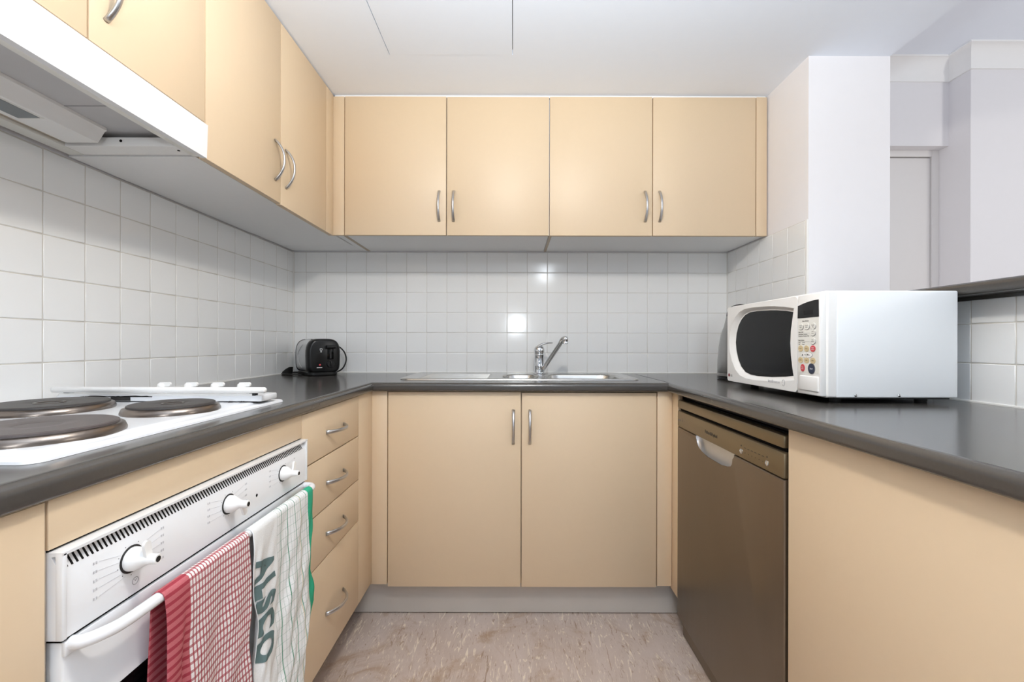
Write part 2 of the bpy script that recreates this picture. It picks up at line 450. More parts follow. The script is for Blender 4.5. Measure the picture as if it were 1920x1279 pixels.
# drawers
du = thing('drawer_unit', 'cream four-drawer base unit between the oven and the corner', 'cabinet', (-.8, 1.3, 0))
bxo('body', (-1.09, LX-DT-.008, 1.0995, 1.62, .138, .866), 'cream', du)
DY0, DY1 = 1.098, 1.5025
hs = [.181, .3205, .4695, .611, .9035]
for i in range(4):
    d = bxo('drawer', (LX-DT, LX, DY0+G, DY1-G, H(hs[i+1])+G, H(hs[i])-G), 'cream', du, .0012)
    mid = (hs[i]+hs[i+1])/2+.004 + (.012 if i == 3 else 0)
    handle(d, (LX, 1.302, H(mid)), '+X', True)
bxo('filler_panel', (LX-DT, LX-.0008, DY1+.0008, BY-.0006, H(.9035), .866), 'cream', du, .0008)
bxo('kickboard', (-.665, -.65, 1.0995, 1.686, 0.001, .137), 'kick', du)
# oven housing
oh = thing('oven_cabinet', 'cream housing panel framing the white built-in oven below the worktop', 'cabinet', (-.8, .8, 0))
bxo('front_panel', (LX-DT, LX, .4965+G, 1.098-G, H(.2395), H(.1815)), 'cream', oh, .0012)
bxo('side_panel', (-1.09, LX-.004, .4975, .4990, .138, .866), 'edge', oh)
bxo('side_panel', (-1.09, LX-.004, 1.0965, 1.0985, .138, .866), 'edge', oh)
bxo('kickboard', (-.665, -.65, .4965, 1.098, 0.001, .137), 'kick', oh)
# near left cabinet
nc = thing('base_cabinet', 'cream base cabinet at the frame edge, on the near side of the oven', 'cabinet', (-.8, .27, 0))
bxo('body', (-1.09, LX-DT-.008, .051, .496, .138, .866), 'cream', nc)
bxo('door', (LX-DT, LX, .052, .4965-G, H(.9035), .8655), 'cream', nc, .0012)
bxo('kickboard', (-.665, -.65, .05, .496, 0.001, .137), 'kick', nc)
# peninsula cabinet right
pc = thing('peninsula_cabinet', 'plain ochre-cream base panel of the peninsula beside the dishwasher', 'cabinet', (.9, .48, 0))
bxo('body', (RX+DT+.001, 1.17, .05, .9449, .09, .866), 'cream', pc)
bxo('back_panel', (RX, RX+DT, .05, .9465, .088, .8665), 'cream', pc, .0012)
bxo('kickboard', (RX+.05, RX+.062, .05, .945, 0.001, .089), 'kick', pc)

# ------------------------------------------------------------------ worktops
def nose_profile(t=.033):
    """(inset, z) from the underside round the bullnose to the top"""
    pts = [(.022, ZW-t), (.012, ZW-t)]
    for k in range(0, 11):
        a = -PI/2+PI*.5*k/10
        pts.append((.010-.010*math.cos(a), ZW-t+.010+.010*math.sin(a)))
    for k in range(0, 11):
        a = PI/2*k/10
        pts.append((.014-.014*math.cos(a), ZW-.014+.014*math.sin(a)))
    pts.append((.024, ZW)); return pts
WLX, WBY, WJX = -.520, 1.620, .5915
bm = BM(); np_ = nose_profile()
rowsv = []
for o, z in np_:
    rowsv.append([bm.verts.new(p) for p in ((WLX-o, .05, z), (WLX-o, WBY+o, z), (WJX, WBY+o, z))])
for a_, b_ in zip(rowsv, rowsv[1:]):
    for i in range(2): bm.faces.new((a_[i], a_[i+1], b_[i+1], b_[i]))
SX0, SX1, SY0, SY1 = -.40, .49, 1.785, 2.105
xs = [XL+.0005, WLX-.024, SX0, SX1, WJX]; ys = [.05, WBY+.024, SY0, SY1, YB-.0005]
for zz in (ZW, ZW-.033):
    for i in range(4):
        for j in range(4):
            if j == 0 and i > 0: continue
            if i == 2 and j == 2: continue
            bm.faces.new([bm.verts.new(p) for p in ((xs[i], ys[j], zz), (xs[i+1], ys[j], zz), (xs[i+1], ys[j+1], zz), (xs[i], ys[j+1], zz))])
bmesh.ops.remove_doubles(bm, verts=bm.verts[:], dist=1e-5)
tag(obj('worktop', bm, 'worktop', ang=60), 'dark grey laminate worktop along the left and back walls, holding hob and sink', 'worktop')
RWX = .5755
bm = BM()
def wprof(x1): return [(RWX+o, z) for o, z in np_]+[(x1, ZW), (x1, ZW-.033)]
loft(bm, [[(x, .05, z) for x, z in wprof(1.1745)], [(x, 1.58, z) for x, z in wprof(1.1745)]])
loft(bm, [[(x, 1.58, z) for x, z in wprof(XR-.0005)], [(x, 1.628, z) for x, z in wprof(XR-.0005)]])
box(bm, WJX+.0012, XR-.0005, 1.628, YB-.0005, ZW-.033, ZW)
wt2 = tag(obj('worktop', bm, 'worktop', ang=60), 'dark grey laminate peninsula worktop carrying the microwave', 'worktop')
bxo('joint', (WJX, WJX+.0012, 1.66, 2.10, ZW-.02, ZW+.0004), 'dark', wt2)
# raised bar ledge
bm = BM()
lz0, lz1, lx0 = 1.1678, 1.1990, 1.10
pr = [(1.42, lz0), (lx0+.012, lz0)]
for k in range(0, 9):
    a = -PI/2-PI/2*k/8; pr.append((lx0+.010+.010*math.cos(a), lz0+.010+.010*math.sin(a)))
for k in range(0, 9):
    a = PI-PI/2*k/8; pr.append((lx0+.013+.013*math.cos(a), lz1-.013+.013*math.sin(a)))
pr += [(1.42, lz1)]
loft(bm, [[(x, .02, z) for x, z in pr], [(x, 1.581, z) for x, z in pr]])
tag(obj('bar_ledge', bm, 'worktop', ang=50), 'dark grey raised bar ledge above the short tiled wall behind the microwave', 'ledge')
struct(bxo('trim_6', (1.166, 1.1745, .03, 1.58, 1.1595, 1.1676), 'worktop'))

# ------------------------------------------------------------------ wall cabinets
def wall_cab(name, label, body, loc):
    t = thing(name, label, 'cabinet', loc); bxo('body', body, 'mel', t); return t
YA, YM, YE, YF = .474, .774, 1.069, 1.417
hc = thing('rangehood_cabinet', 'short cream wall cabinet directly above the white rangehood', 'cabinet', (-.92, .77, ZU0))
bxo('body', (XL+.002-TH*0, UX-DT-.006, YA, YE-.001, ZC+.541, ZU1), 'mel', hc)
for y0, y1, hy in ((YA, YM, None), (YM, YE, YM+.034)):
    d = bxo('door', (UX-DT, UX, y0+G, y1-G, ZC+.541, ZU1), 'cream', hc, .0012)
    handle(d, (UX, hy if hy else y1-.034, ZC+.662), '+X')
lc = wall_cab('wall_cabinet', 'cream two-door wall cabinet between the rangehood and the back corner', (XL+.002, UX-DT-.006, YE+.0005, 1.815, ZU0+.002, ZU1), (-.92, 1.42, ZU0))
a = bxo('door', (UX-DT, UX, YE+G, YF-G, ZU0-.001, ZU1+.004), 'cream', lc, .0012)
b = bxo('door', (UX-DT, UX, YF+G, 1.761, ZU0-.004, ZU1+.004), 'cream', lc, .0012)
bxo('filler_panel', (UX-DT, UX-.0005, 1.7622, UY-.0005, ZU0-.003, ZU1+.004), 'cream', lc, .0006)
handle(a, (UX, YF-.034, ZC+.582), '+X'); handle(b, (UX, YF+.03, ZC+.578), '+X')
bxo('corner_infill', (XL+.002, UX-.002, 1.817, 2.04, ZU0+.0035, ZU0+.014), 'mel', lc)
bxo('corner_infill', (XL+.002, UX+.006, 2.0425, YB-.001, ZU0+.0035, ZU0+.014), 'mel', lc)
D = [-.7117, -.2818, .1515, .586, 1.0216]
lab = ['cream two-door wall cabinet in the corner, left half of the back row', 'cream two-door wall cabinet against the right pillar, right half of the back row']
for k in range(2):
    x0, x1, x2 = D[2*k], D[2*k+1], D[2*k+2]
    xl = UX+.008 if k == 0 else x0; xr = x2 if k == 0 else XR-.001
    c = wall_cab('wall_cabinet', lab[k], (xl, xr-(.002 if k == 0 else 0), UY+DT+.006, YB-.001, ZU0+.003, ZU1), ((x0+x2)/2, 2.0, ZU0))
    a = bxo('door', (x0+G, x1-G, UY, UY+DT, ZU0-.0005*k, ZU1), 'cream', c, .0012)
    b = bxo('door', (x1+G, x2-G, UY+.0005, UY+DT, ZU0, ZU1-.001), 'cream', c, .0012)
    handle(a, (x1-.031, UY, ZC+.577), '-Y'); handle(b, (x1+.030, UY, ZC+.577), '-Y')
    if k == 0: bxo('filler_panel', (UX-.012, x0-G, UY+.001, UY+DT, ZU0, ZU1), 'cream', c, .0008)
    else: bxo('filler_panel', (x2+G, XR-.0006, UY+.0005, UY+DT, ZU0, ZU1), 'cream', c, .0008)
    bxo('side_edge', (x0-.012 if k == 0 else x0+.001, x0+.002 if k == 0 else x0+.012, UY+DT+.002, YB-.004, ZU0+.0015, ZU0+.0035), 'edge', c)

# ------------------------------------------------------------------ rangehood
rh = thing('rangehood', 'white slide-out rangehood with grey underside above the hob', 'rangehood', (-.92, .77, ZU0))
hz0, hz1 = ZC+.455, ZC+.538
prism(bm := BM(), [(.47, hz0), (1.0725, hz0), (1.0765, hz1), (.47, hz1)], UX-.012, UX+.0015, lambda u, v, w_: (w_, u, v))
obj('front_panel', bm, 'white', rh)
bxo('front_lip', (UX-.028, UX-.012, .474, 1.066, hz0+.001, hz0+.012), 'panelgrey', rh, .001)
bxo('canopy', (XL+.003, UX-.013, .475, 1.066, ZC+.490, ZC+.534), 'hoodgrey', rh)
bxo('underside_seam', (UX-.20, UX-.03, .699, .7005, ZC+.4893, ZC+.4902), 'ink', rh)
bxo('underside_seam', (UX-.20, UX-.03, .899, .9005, ZC+.4893, ZC+.4902), 'ink', rh)
rail = bxo('side_rail', (-1.046, UX-.02, 1.013, 1.060, ZC+.4574, ZC+.4785), 'whitep', rh, .001)
rl2 = bxo('side_rail', (-1.046, UX-.02, .480, .527, ZC+.4574, ZC+.4785), 'whitep', rh, .001)
bxo('rear_rail', (-1.020, UX-.02, 1.045, 1.064, ZC+.4785, ZC+.492), 'panelgrey', rh)
for x in (-.915, -.797):
    bm = BM(); lathe(bm, [(.0001, -.0002), (.0032, -.0002), (.0032, .0008), (.0001, .0008)], (x, 1.013, ZC+.470), '-Y', 14); obj('screw_hole', bm, 'dark', rail)
bm = BM(); lathe(bm, [(.0001, 0), (.0032, 0), (.0032, .0008), (.0001, .0008)], (-.797, 1.035, ZC+.4568), 'Z', 14); obj('screw_hole', bm, 'dark', rail)
# filter housing with lamp lens
bm = BM()
prism(bm, [(-1.0235, ZC+.4570), (-.950, ZC+.4570), (-.9345, ZC+.4815), (-.930, ZC+.4835), (-.930, ZC+.4905), (-1.0235, ZC+.4905)], .52, .994, lambda u, v, w_: (u, w_, v))
hs_ = obj('filter_housing', bm, 'whitep', rh)
bxo('lens', (-1.008, -.963, .56, .884, ZC+.4560, ZC+.4572), 'lens', hs_)
bxo('lens_edge', (-1.0095, -.958, .555, .8875, ZC+.4566, ZC+.4573), 'panelgrey', hs_)
bxo('back_strip', (-1.083, -1.0465, .475, 1.0605, ZC+.4572, ZC+.470), 'panelgrey', rh, .001)
bxo('slot', (-1.0445, -1.026, .48, 1.0, ZC+.464, ZC+.466), 'edge', rh)

# ------------------------------------------------------------------ oven
ov = thing('oven', 'white built-in electric oven under the hob with two towels on its rail', 'oven', (-.78, .797, H(.9026)))
OX = -.520; OY0, OY1 = .4995, 1.0955
bxo('body', (-1.07, OX-.024, OY0, OY1, H(.902), H(.2425)), 'white', ov, .002)
# fascia : lip, sloping vent band, panel
prof = [(-.545, H(.2425)), (OX+.003, H(.2425)), (OX+.003, H(.2460)), (OX-.0105, H(.2475)), (OX+.001, H(.2665)), (OX+.001, H(.3440)), (-.545, H(.3440))]
bm = BM(); prism(bm, prof, OY0, OY1, lambda u, v, w_: (u, w_, v))
cp = obj('control_panel', bm, 'white', ov)
for y0, y1 in ((OY0-.0002, OY0+.006), (OY1-.006, OY1+.0002)):
    bxo('end_lip', (OX-.006, OX+.003, y0, y1, H(.3445), H(.2427)), 'white', cp, .0015)
# vent slots, lying on the sloping band
sm = box(BM(), -.0004, .0004, -.0011, .0011, -.0065, .0065)
me = bpy.data.meshes.new('vent_slot'); sm.to_mesh(me); sm.free(); me.materials.append(M['dark'])
ns = 91
for k in range(ns):
    y = .5085+(1.075-.5085)*k/(ns-1)
    o = link('vent_slot', me, cp)
    o.location = Vector((OX-.0045, y, H(.2570)))-ov.location
    o.rotation_euler = (0, math.atan2(-.0115, .019), 0)
bm = BM(); lathe(bm, [(.0001, -.001), (.003, -.001), (.003, .0005), (.0001, .0005)], (OX+.001, .881, H(.309)), 'X', 12); obj('indicator_lamp', bm, 'dark', cp)
bxo('shadow_gap', (OX-.02, OX-.003, OY0+.004, OY1-.004, H(.3487), H(.3438)), 'dark', ov)
bxo('shadow_gap', (LX-.012, LX-.004, OY0, OY1, H(.2420), H(.2393)), 'dark', oh)
# dials
for ki, (ky, ang) in enumerate(((.592, 100), (.794, -62), (.981, 75))):
    c = (OX+.001, ky, H(.2945))
    bm = BM()
    lathe(bm, [(.0155, .0005), (.0152, .007), (.0125, .013), (.0085, .019), (.0068, .024), (.0066, .035), (.0060, .0365)], c, 'X', 28)
    kb = obj('knob', bm, 'whitep', ov, ang=50)
    bm = BM(); lathe(bm, [(.0001, -.0006), (.0182, -.0006), (.0182, .0009), (.0001, .0009)], c, 'X', 28); obj('knob_ring', bm, 'mattblack', kb)
    bm = BM(); lathe(bm, [(.0001, .0355), (.0040, .0355), (.0040, .0369), (.0001, .0369)], c, 'X', 16); obj('knob_cap', bm, 'mattblack', kb)
    bm = BM(); a = math.radians(ang); dv = Vector((0, math.cos(a), math.sin(a))); pv = Vector((0, -math.sin(a), math.cos(a)))
    outl = []
    for k in range(13):
        t = -PI/2+PI*k/12; outl.append((.021+.0055*math.cos(t), .0055*math.sin(t)))
    outl = [(.003, -.0048)]+outl+[(.003, .0048)]
    loft(bm, [[Vector(c)+Vector((w_, 0, 0))+dv*u+pv*v for u, v in outl] for w_ in (.0215, .0255)])
    obj('grip', bm, 'whitep', kb)
    # printed scale: lines out to the numerals either side, dots round the ring
    bm = BM()
    for k in range(5):
        for s in (-1, 1):
            aa = math.radians(35-k*24)
            if ki and k > 3: continue
            y0_, z0_ = s*.022*math.cos(aa)*.9, .022*math.sin(aa)
            yl, zl = s*.047, .020-.011*k
            tube(bm, [(OX+.0013, ky+y0_, c[2]+z0_), (OX+.0013, ky+yl, c[2]+zl)], .00016, 4)
            for q in range(2):
                box(bm, OX+.0008, OX+.0013, ky+s*(.050+.0035*q)-.001, ky+s*(.050+.0035*q)+.001, c[2]+zl-.0016, c[2]+zl+.0016)
    mk = obj('dial_marking', bm, 'paleink', cp); mk['kind'] = 'stuff'
    bm = BM()
    for k in range(9):
        aa = math.radians(60-k*38)
        lathe(bm, [(.0001, .0), (.0006, .0), (.0006, .0004), (.0001, .0004)], (OX+.001, ky+.0215*math.cos(aa), c[2]+.0215*math.sin(aa)), 'X', 6)
    mk = obj('dial_dots', bm, 'darkink', cp); mk['kind'] = 'stuff'
    if ki == 0:
        bm = BM(); cc = Vector((OX+.0012, ky+.006, c[2]-.033))
        ring = [cc+Vector((0, .0048*math.cos(2*PI*k/20), .0048*math.sin(2*PI*k/20))) for k in range(21)]
        tube(bm, ring, .0003, 5); tube(bm, [cc+Vector((0, -.0015, .0022)), cc, cc+Vector((0, .002, .002))], .0003, 5)
        obj('clock_symbol', bm, 'ink', cp)
# door
bm = BM(); box(bm, OX-.022, OX-.001, .5035, 1.0915, H(.795), H(.3485), .003)
dr = obj('door', bm, 'white', ov)
bxo('top_rail', (OX-.004, OX+.0015, .5040, 1.0910, H(.3655), H(.3490)), 'white', dr, .001)
bxo('window', (OX-.004, OX-.0002, .560, 1.030, H(.72), H(.4505)), 'glass', dr, .0008)
HB = .0078
path = smooth_path([(OX-.001, .513, H(.354)), (OX+.011, .516, H(.354)), (OX+.0215, .530, H(.354)), (OX+.0272, .556, H(.355)), (OX+.028, .62, H(.355))], 6)[:-1] + \
    [Vector((OX+.028, .62+.04*k, H(.355))) for k in range(11)] + \
    smooth_path([(OX+.028, 1.035, H(.355)), (OX+.0275, 1.062, H(.355)), (OX+.021, 1.078, H(.355)), (OX+.010, 1.083, H(.355)), (OX-.001, 1.084, H(.355))], 6)
bm = BM(); tube(bm, path, HB, 16); obj('handle', bm, 'white', dr, ang=60)
bxo('lower_panel', (OX-.02, OX-.001, .5035, 1.0915, H(.9015), H(.799)), 'white', ov, .003)

# ------------------------------------------------------------------ towels over the oven rail
BX, BZ, BR = OX+.028, H(.355), HB+.0018
def towel(y0, y1, lf, lb, fold, seed, name, m, label, nu=70, extra=0.):
    """sheet over the rail; u across, v along; returns the surface function"""
    arc = PI*BR
    def surf(u, v, off=0.):
        wdt = y1-y0; t = u/wdt
        Lf = lf(t); tot = lb+arc+Lf
        s = v*tot
        r = BR+extra+off
        if s < lb:
            x, z = BX-r, BZ-(lb-s); k = (lb-s)
        elif s < lb+arc:
            a = PI*(s-lb)/arc; x, z = BX-r*math.cos(a), BZ+r*math.sin(a); k = 0
        else:
            k = s-lb-arc; x, z = BX+r, BZ-k
        y = y0+u
        if s >= lb+arc*.5:
            g = 1-math.exp(-max(0, s-lb-arc*.5)*9)
            x += g*fold(t, k)
            y += (.006*math.sin(k*11+seed*2)+.0045*math.sin(k*31+seed+t*4))*min(1, k*8)*(.35+.9*abs(t-.4))
        else:
            x -= min(.012, .05*k)*(.5+.5*math.sin(t*9+seed))
            x = max(x, OX+.0035)
        return Vector((x, y, z)), (u, (s-lb-arc/2))
    bm = BM(); uvl = bm.loops.layers.uv.new('UVMap'); nv = 130
    grid = []; uvs = {}
    for i in range(nu+1):
        row = []
        for j in range(nv+1):
            p, q = surf((y1-y0)*i/nu, j/nv)
            vtx = bm.verts.new(p); uvs[vtx] = q; row.append(vtx)
        grid.append(row)
    for i in range(nu):
        for j in range(nv):
            f = bm.faces.new((grid[i][j], grid[i+1][j], grid[i+1][j+1], grid[i][j+1]))
            for l in f.loops: l[uvl].uv = uvs[l.vert]
    bmesh.ops.recalc_face_normals(bm, faces=bm.faces[:])
    bmesh.ops.solidify(bm, geom=bm.faces[:], thickness=.0011)
    for f in bm.faces: f.smooth = True
    me = bpy.data.meshes.new(name); bm.to_mesh(me); bm.free(); me.materials.append(m)
    o = link(name, me); tag(o, label, 'towel'); return o, surf, arc
def fold_red(t, k):
    return .0010*math.sin(k*70+t*17)+.004*math.sin(t*7+.6)+.0025*math.sin(t*17+k*8)+.010*k - .010*math.exp(-((t-.20)/.035)**2)*min(1, k*10)+.003
def fold_white(t, k):
    return .0016*math.sin(t*47+k*23)*math.sin(k*61+t*13)+.0012*math.sin(k*90+t*31)+.0055*math.sin(t*9+1+k*3)+.003*math.sin(t*21+k*14)+.002*math.sin(k*45+t*9) \
        - .013*math.exp(-((t-.04)/.035)**2)*min(1, k*9)+.004+.006*k
tr, _, _ = towel(.603, .796, lambda t: .40, .36, fold_red, 1.0, 'tea_towel', M['redcloth'], 'red and white gingham tea towel hanging over the oven rail')
tw, wsurf, warc = towel(.806, 1.048, lambda t: .47-.15*max(0, t-.55)/.45-.05*max(0, t-.85)/.15, .30, fold_white, 2.3, 'tea_towel', M['whitecloth'], 'white tea towel with green stripes, green hem and dark lettering on the oven rail', nu=90)
# second layer of the red one (it is folded double, the turned edge shows as a band)
def map_letter(s, size, u_mid, k0, name):
    cu = bpy.data.curves.new(name, 'FONT'); cu.body = s; cu.size = size; cu.align_x = 'LEFT'; cu.align_y = 'CENTER'; cu.resolution_u = 6
    cu.offset = .0040; cu.space_character = 1.2
    t = bpy.data.objects.new(name, cu); me = bpy.data.meshes.new_from_object(t); bpy.data.objects.remove(t)
    LK = .20/max(v.co.x for v in me.vertices)
    bm = BM(); bm.from_mesh(me); bmesh.ops.triangulate(bm, faces=bm.faces[:])
    for _ in range(4):
        es = [e for e in bm.edges if e.calc_length() > .006]
        if not es: break
        bmesh.ops.subdivide_edges(bm, edges=es, cuts=1); bmesh.ops.triangulate(bm, faces=bm.faces[:])
    for vtx in bm.verts:
        a_, b_ = vtx.co.x*LK, vtx.co.y
        u = u_mid+b_; k = k0+a_
        tt = u/.244; Lf = .47-.15*max(0, tt-.55)/.45-.05*max(0, tt-.85)/.15
        tot = .30+warc+Lf
        p, _ = wsurf(max(0.001, u), (.30+warc+k)/tot, .0016)
        vtx.co = p
    me2 = bpy.data.meshes.new(name); bm.to_mesh(me2); bm.free(); me2.materials.append(M['letter'])
    return link(name, me2, tw)
map_letter('ALSCO', .080, .034, .058, 'lettering')

# ------------------------------------------------------------------ hob
hb = thing('hob', 'white electric hob with solid plates set in the left worktop', 'hob', (-.825, .81, ZW))
bm = BM(); loops = []
for ins, z, r in ((0, .0003, .02), (.001, .004, .02), (.004, .0058, .018), (.017, .0066, .014), (.021, .0062, .012), (.027, .0095, .012), (.034, .0102, .01)):
    loops.append([(x, y, ZW+z) for x, y in rrect(-1.078+ins, -.576-ins, .520+ins, 1.104-ins, r)])
loft(bm, loops); obj('enamel_top', bm, 'white', hb, ang=40)
def plate(cx, cy, r, m, hub=True):
    bm = BM()
    z0 = ZW+.0102
    lathe(bm, [(r+.0015, z0-.002), (r+.002, z0+.003), (r-.001, z0+.0105), (r-.006, z0+.0125), (r-.009, z0+.0115)], (cx, cy, 0), 'Z', 56)
    rim = obj('plate_rim', bm, 'rimsteel', hb, ang=60)
    bm = BM(); R = r-.007
    lathe(bm, [(R-.002, z0+.010), (R, z0+.0118), (R-.0005, z0+.0155), (R-.003, z0+.0168), (r*.45, z0+.0168), (r*.30, z0+.0160), (r*.26, z0+.0150), (.0001, z0+.0150)], (cx, cy, 0), 'Z', 56)
    p = obj('hotplate', bm, m, hb, ang=40)
    if hub:
        bm = BM()
        lathe(bm, [(r*.24, z0+.0150), (r*.24, z0+.0166), (r*.20, z0+.0166), (r*.20, z0+.0150)], (cx, cy, 0), 'Z', 36, False, False)
        obj('hub', bm, 'rimsteel', p)
plate(-.684, .874, .079, 'iron'); plate(-.938, .880, .099, 'iron'); plate(-.702, .642, .098, 'ironb', False); plate(-.948, .640, .079, 'iron', False)
bxo('control_deck', (-1.052, -.578, 1.0, 1.066, H(.1355), H(.1212)), 'white', hb, .003)
bxo('deck_gap', (-1.04, -.59, 1.006, 1.06, H(.1380), H(.1350)), 'scratch', hb)
# guard tube on two black pads, knobs behind
bm = BM(); tube(bm, [(-1.056, .996, H(.1085)), (-1.053, .996, H(.1085)), (-.569, .996, H(.1085)), (-.5662, .996, H(.1085))], [.004, .0068, .0068, .0045], 16)
gt = obj('guard_tube', bm, 'whitep', hb, ang=60)
for x in (-1.028, -.600):
    bxo('tube_pad', (x-.007, x+.007, 1.0, 1.012, H(.1218), H(.1105)), 'mattblack', gt, .001)
bxo('deck_lip', (-1.045, -.600, .9995, 1.004, H(.1225), H(.1165)), 'whitep', hb, .001)
for x in (-.837, -.773, -.710, -.647):
    bm = BM(); lathe(bm, [(.0098, H(.1214)), (.0092, H(.104)), (.0082, H(.0985)), (.0070, H(.0975))], (x, 1.036, 0), 'Z', 22)
    kn = obj('knob', bm, 'whitep', hb, ang=45)
    outl = [(-.004, -.0045)]+[(.0165+.0052*math.cos(-PI/2+PI*k/10), .0052*math.sin(-PI/2+PI*k/10)) for k in range(11)]+[(-.004, .0045)]
    bm = BM(); loft(bm, [[(x+u, y_, H(.0992)+v) for u, v in outl] for y_ in (1.033, 1.039)]); obj('grip', bm, 'whitep', kn)
# burnt enamel beside the plates
bm = BM()
for (x0, x1, h0, h1) in ((-.925, -.880, .1230, .1340), (-.985, -.83, .1222, .1238), (-.995, -.985, .1235, .1275), (-.978, -.972, .1235, .129), (-.76, -.70, .1335, .1356), (-.655, -.645, .1342, .1356), (-.63, -.612, .1338, .1356)):
    pts = [(x0+(x1-x0)*k/12, H(h1)) for k in range(13)]+[(x1-(x1-x0)*k/12, H(h0)-(random.random()*.002 if 0 < k < 12 else .003)) for k in range(13)]
    loft(bm, [[(x, .9992, z) for x, z in pts], [(x, 1.0005, z) for x, z in pts]])
o = obj('burn_mark', bm, 'scratch', hb)

# ------------------------------------------------------------------ sink and tap
sk = thing('sink', 'stainless steel sink with drainer and two bowls in the back worktop', 'sink', (.02, 1.94, ZW))
def lp(pts, z): return [(x, y, z) for x, y in pts]
KX0, KX1, KY0, KY1 = -.463, .516, 1.748, 2.142
b1 = rrect(-.048, .118, 1.80, 2.03, .06, 8); b2 = rrect(.140, .468, 1.785, 2.045, .07, 8)
bm = BM(); zs = ZW+.0035
fill_loops(bm, [lp(rrect(KX0+.012, KX1-.012, KY0+.012, KY1-.012, .03, 8), zs), lp(b1, zs), lp(b2, zs)])
loft(bm, [lp(rrect(KX0+i, KX1-i, KY0+i, KY1-i, .04-i, 8), ZW+z) for i, z in ((0, .0004), (.001, .003), (.004, .0052), (.008, .005), (.012, .0035))], False, False)
obj('deck', bm, 'steel', sk, ang=50)
def bowl(x0, x1, y0, y1, r, dep):
    bm = BM()
    ls = [lp(rrect(x0+i, x1-i, y0+i, y1-i, max(.02, r-i*.5), 8), ZW+z) for i, z in ((-.001, .0036), (.002, .0025), (.005, -.004), (.010, -.06), (.016, -dep+.03), (.028, -dep+.008), (.05, -dep))]
    loft(bm, ls, False, True); return obj('bowl', bm, 'steel', sk, ang=60)
bowl(-.048, .118, 1.80, 2.03, .06, .11); bb = bowl(.140, .468, 1.785, 2.045, .07, .15)
bm = BM(); lathe(bm, [(.038, ZW-.1495), (.036, ZW-.147), (.030, ZW-.147), (.028, ZW-.1495)], (.304, 1.915, 0), 'Z', 24); obj('waste', bm, 'chrome', bb)
bm = BM()
for k in range(8):
    y = 1.80+.033*k
    tube(bm, [(-.395, y, zs-.0022), (-.380, y, zs-.0012), (-.11, y, zs-.0012), (-.09, y, zs-.0022)], .0022, 8)
o = obj('drainer_ridges', bm, 'steel', sk)
tp = thing('mixer_tap', 'chrome single-lever mixer tap standing behind the sink bowls', 'tap', (.124, 2.055, ZW+.0035))
tx, ty, tz = .124, 2.055, ZW+.0035
bm = BM(); lathe(bm, [(.030, 0), (.030, .003), (.0255, .006), (.0245, .010), (.0240, .036), (.0242, .037), (.0242, .039), (.0238, .040), (.0235, .088), (.0240, .0905), (.0240, .094), (.0225, .096)], (tx, ty, tz), 'Z', 36)
obj('body', bm, 'chrome', tp, ang=40)
bm = BM(); lathe(bm, [(.0238, .0965), (.0252, .099), (.0252, .112), (.0240, .121), (.019, .129), (.010, .134), (.0001, .1355)], (tx, ty, tz), 'Z', 36)
lv = obj('lever_cap', bm, 'chrome', tp, ang=50)
bm = BM()
pts = smooth_path([(tx-.016, ty-.002, tz+.122), (tx+.008, ty-.008, tz+.138), (tx+.034, ty-.014, tz+.1455), (tx+.062, ty-.02, tz+.147)], 6)
loops = []
for i, p in enumerate(pts):
    t = i/(len(pts)-1); hw, ht = .013-.005*t, .0085-.0062*t
    loops.append([p+Vector((.2*hw*math.cos(a), hw*math.cos(a), ht*math.sin(a))) for a in [2*PI*k/12 for k in range(12)]])
loft(bm, loops); obj('lever', bm, 'chrome', lv, ang=60)
bm = BM()
tip = Vector((.2225, 1.93, ZC+.020)); st = Vector((tx+.016, ty-.012, tz+.022))
ax = (tip-st)
pp = [st-ax*.03, st+ax*.02, st+ax*.3, st+ax*.6, st+ax*.84, st+ax*.94+Vector((0, 0, .004)), st+ax*1.02+Vector((.004, 0, .001))]
pp = smooth_path(pp, 5); loops = []
for i, p in enumerate(pp):
    t = (pp[min(i+1, len(pp)-1)]-pp[max(i-1, 0)]).normalized()
    sd = t.cross(Vector((0, -1, 0))).normalized(); dn = t.cross(sd)
    loops.append([p+sd*.0098*math.copysign(abs(math.cos(a))**.6, math.cos(a))+dn*.0072*math.copysign(abs(math.sin(a))**.6, math.sin(a)) for a in [2*PI*k/16 for k in range(16)]])
loft(bm, loops); spt = obj('spout', bm, 'chrome', tp, ang=50)
ac = pp[-1]+Vector((.003, -.002, 0))
bm = BM(); lathe(bm, [(.0088, -.0255), (.0122, -.0255), (.0126, -.016), (.0118, -.0150), (.0126, -.0140), (.0130, -.003), (.0115, .004), (.007, .0075), (.0001, .0085)], ac, 'Z', 24); obj('aerator', bm, 'chrome', spt, ang=45)

# ------------------------------------------------------------------ toaster
TA = math.radians(42)
to = thing('toaster', 'black and brushed steel two-slice toaster in the back left corner', 'toaster', (-.9102, 2.0234, ZW), TA)
def tsec(y, sc, z0=.014, zt=.167, hw=.073):
    out = []
    mid = (z0+zt)/2; hh = (zt-z0)/2
    for k in range(40):
        a = 2*PI*k/40; c_, s_ = math.cos(a), math.sin(a)
        ex = .5 if s_ > 0 else .32
        px = math.copysign(abs(c_)**ex, c_)*hw*sc; pz = math.copysign(abs(s_)**(.62 if s_ > 0 else .3), s_)*hh*(.5+.5*sc)
        px *= 1-.05*(pz/hh)**2
        out.append((px, y, mid+pz))
    return out
bm = BM(); loft(bm, [tsec(-.100, .80), tsec(-.098, .90), tsec(-.092, .96), tsec(-.080, 1.0), tsec(-.066, 1.01), tsec(-.063, .99)])
fe = obj('front_end', bm, 'black', to, local=True, ang=50)
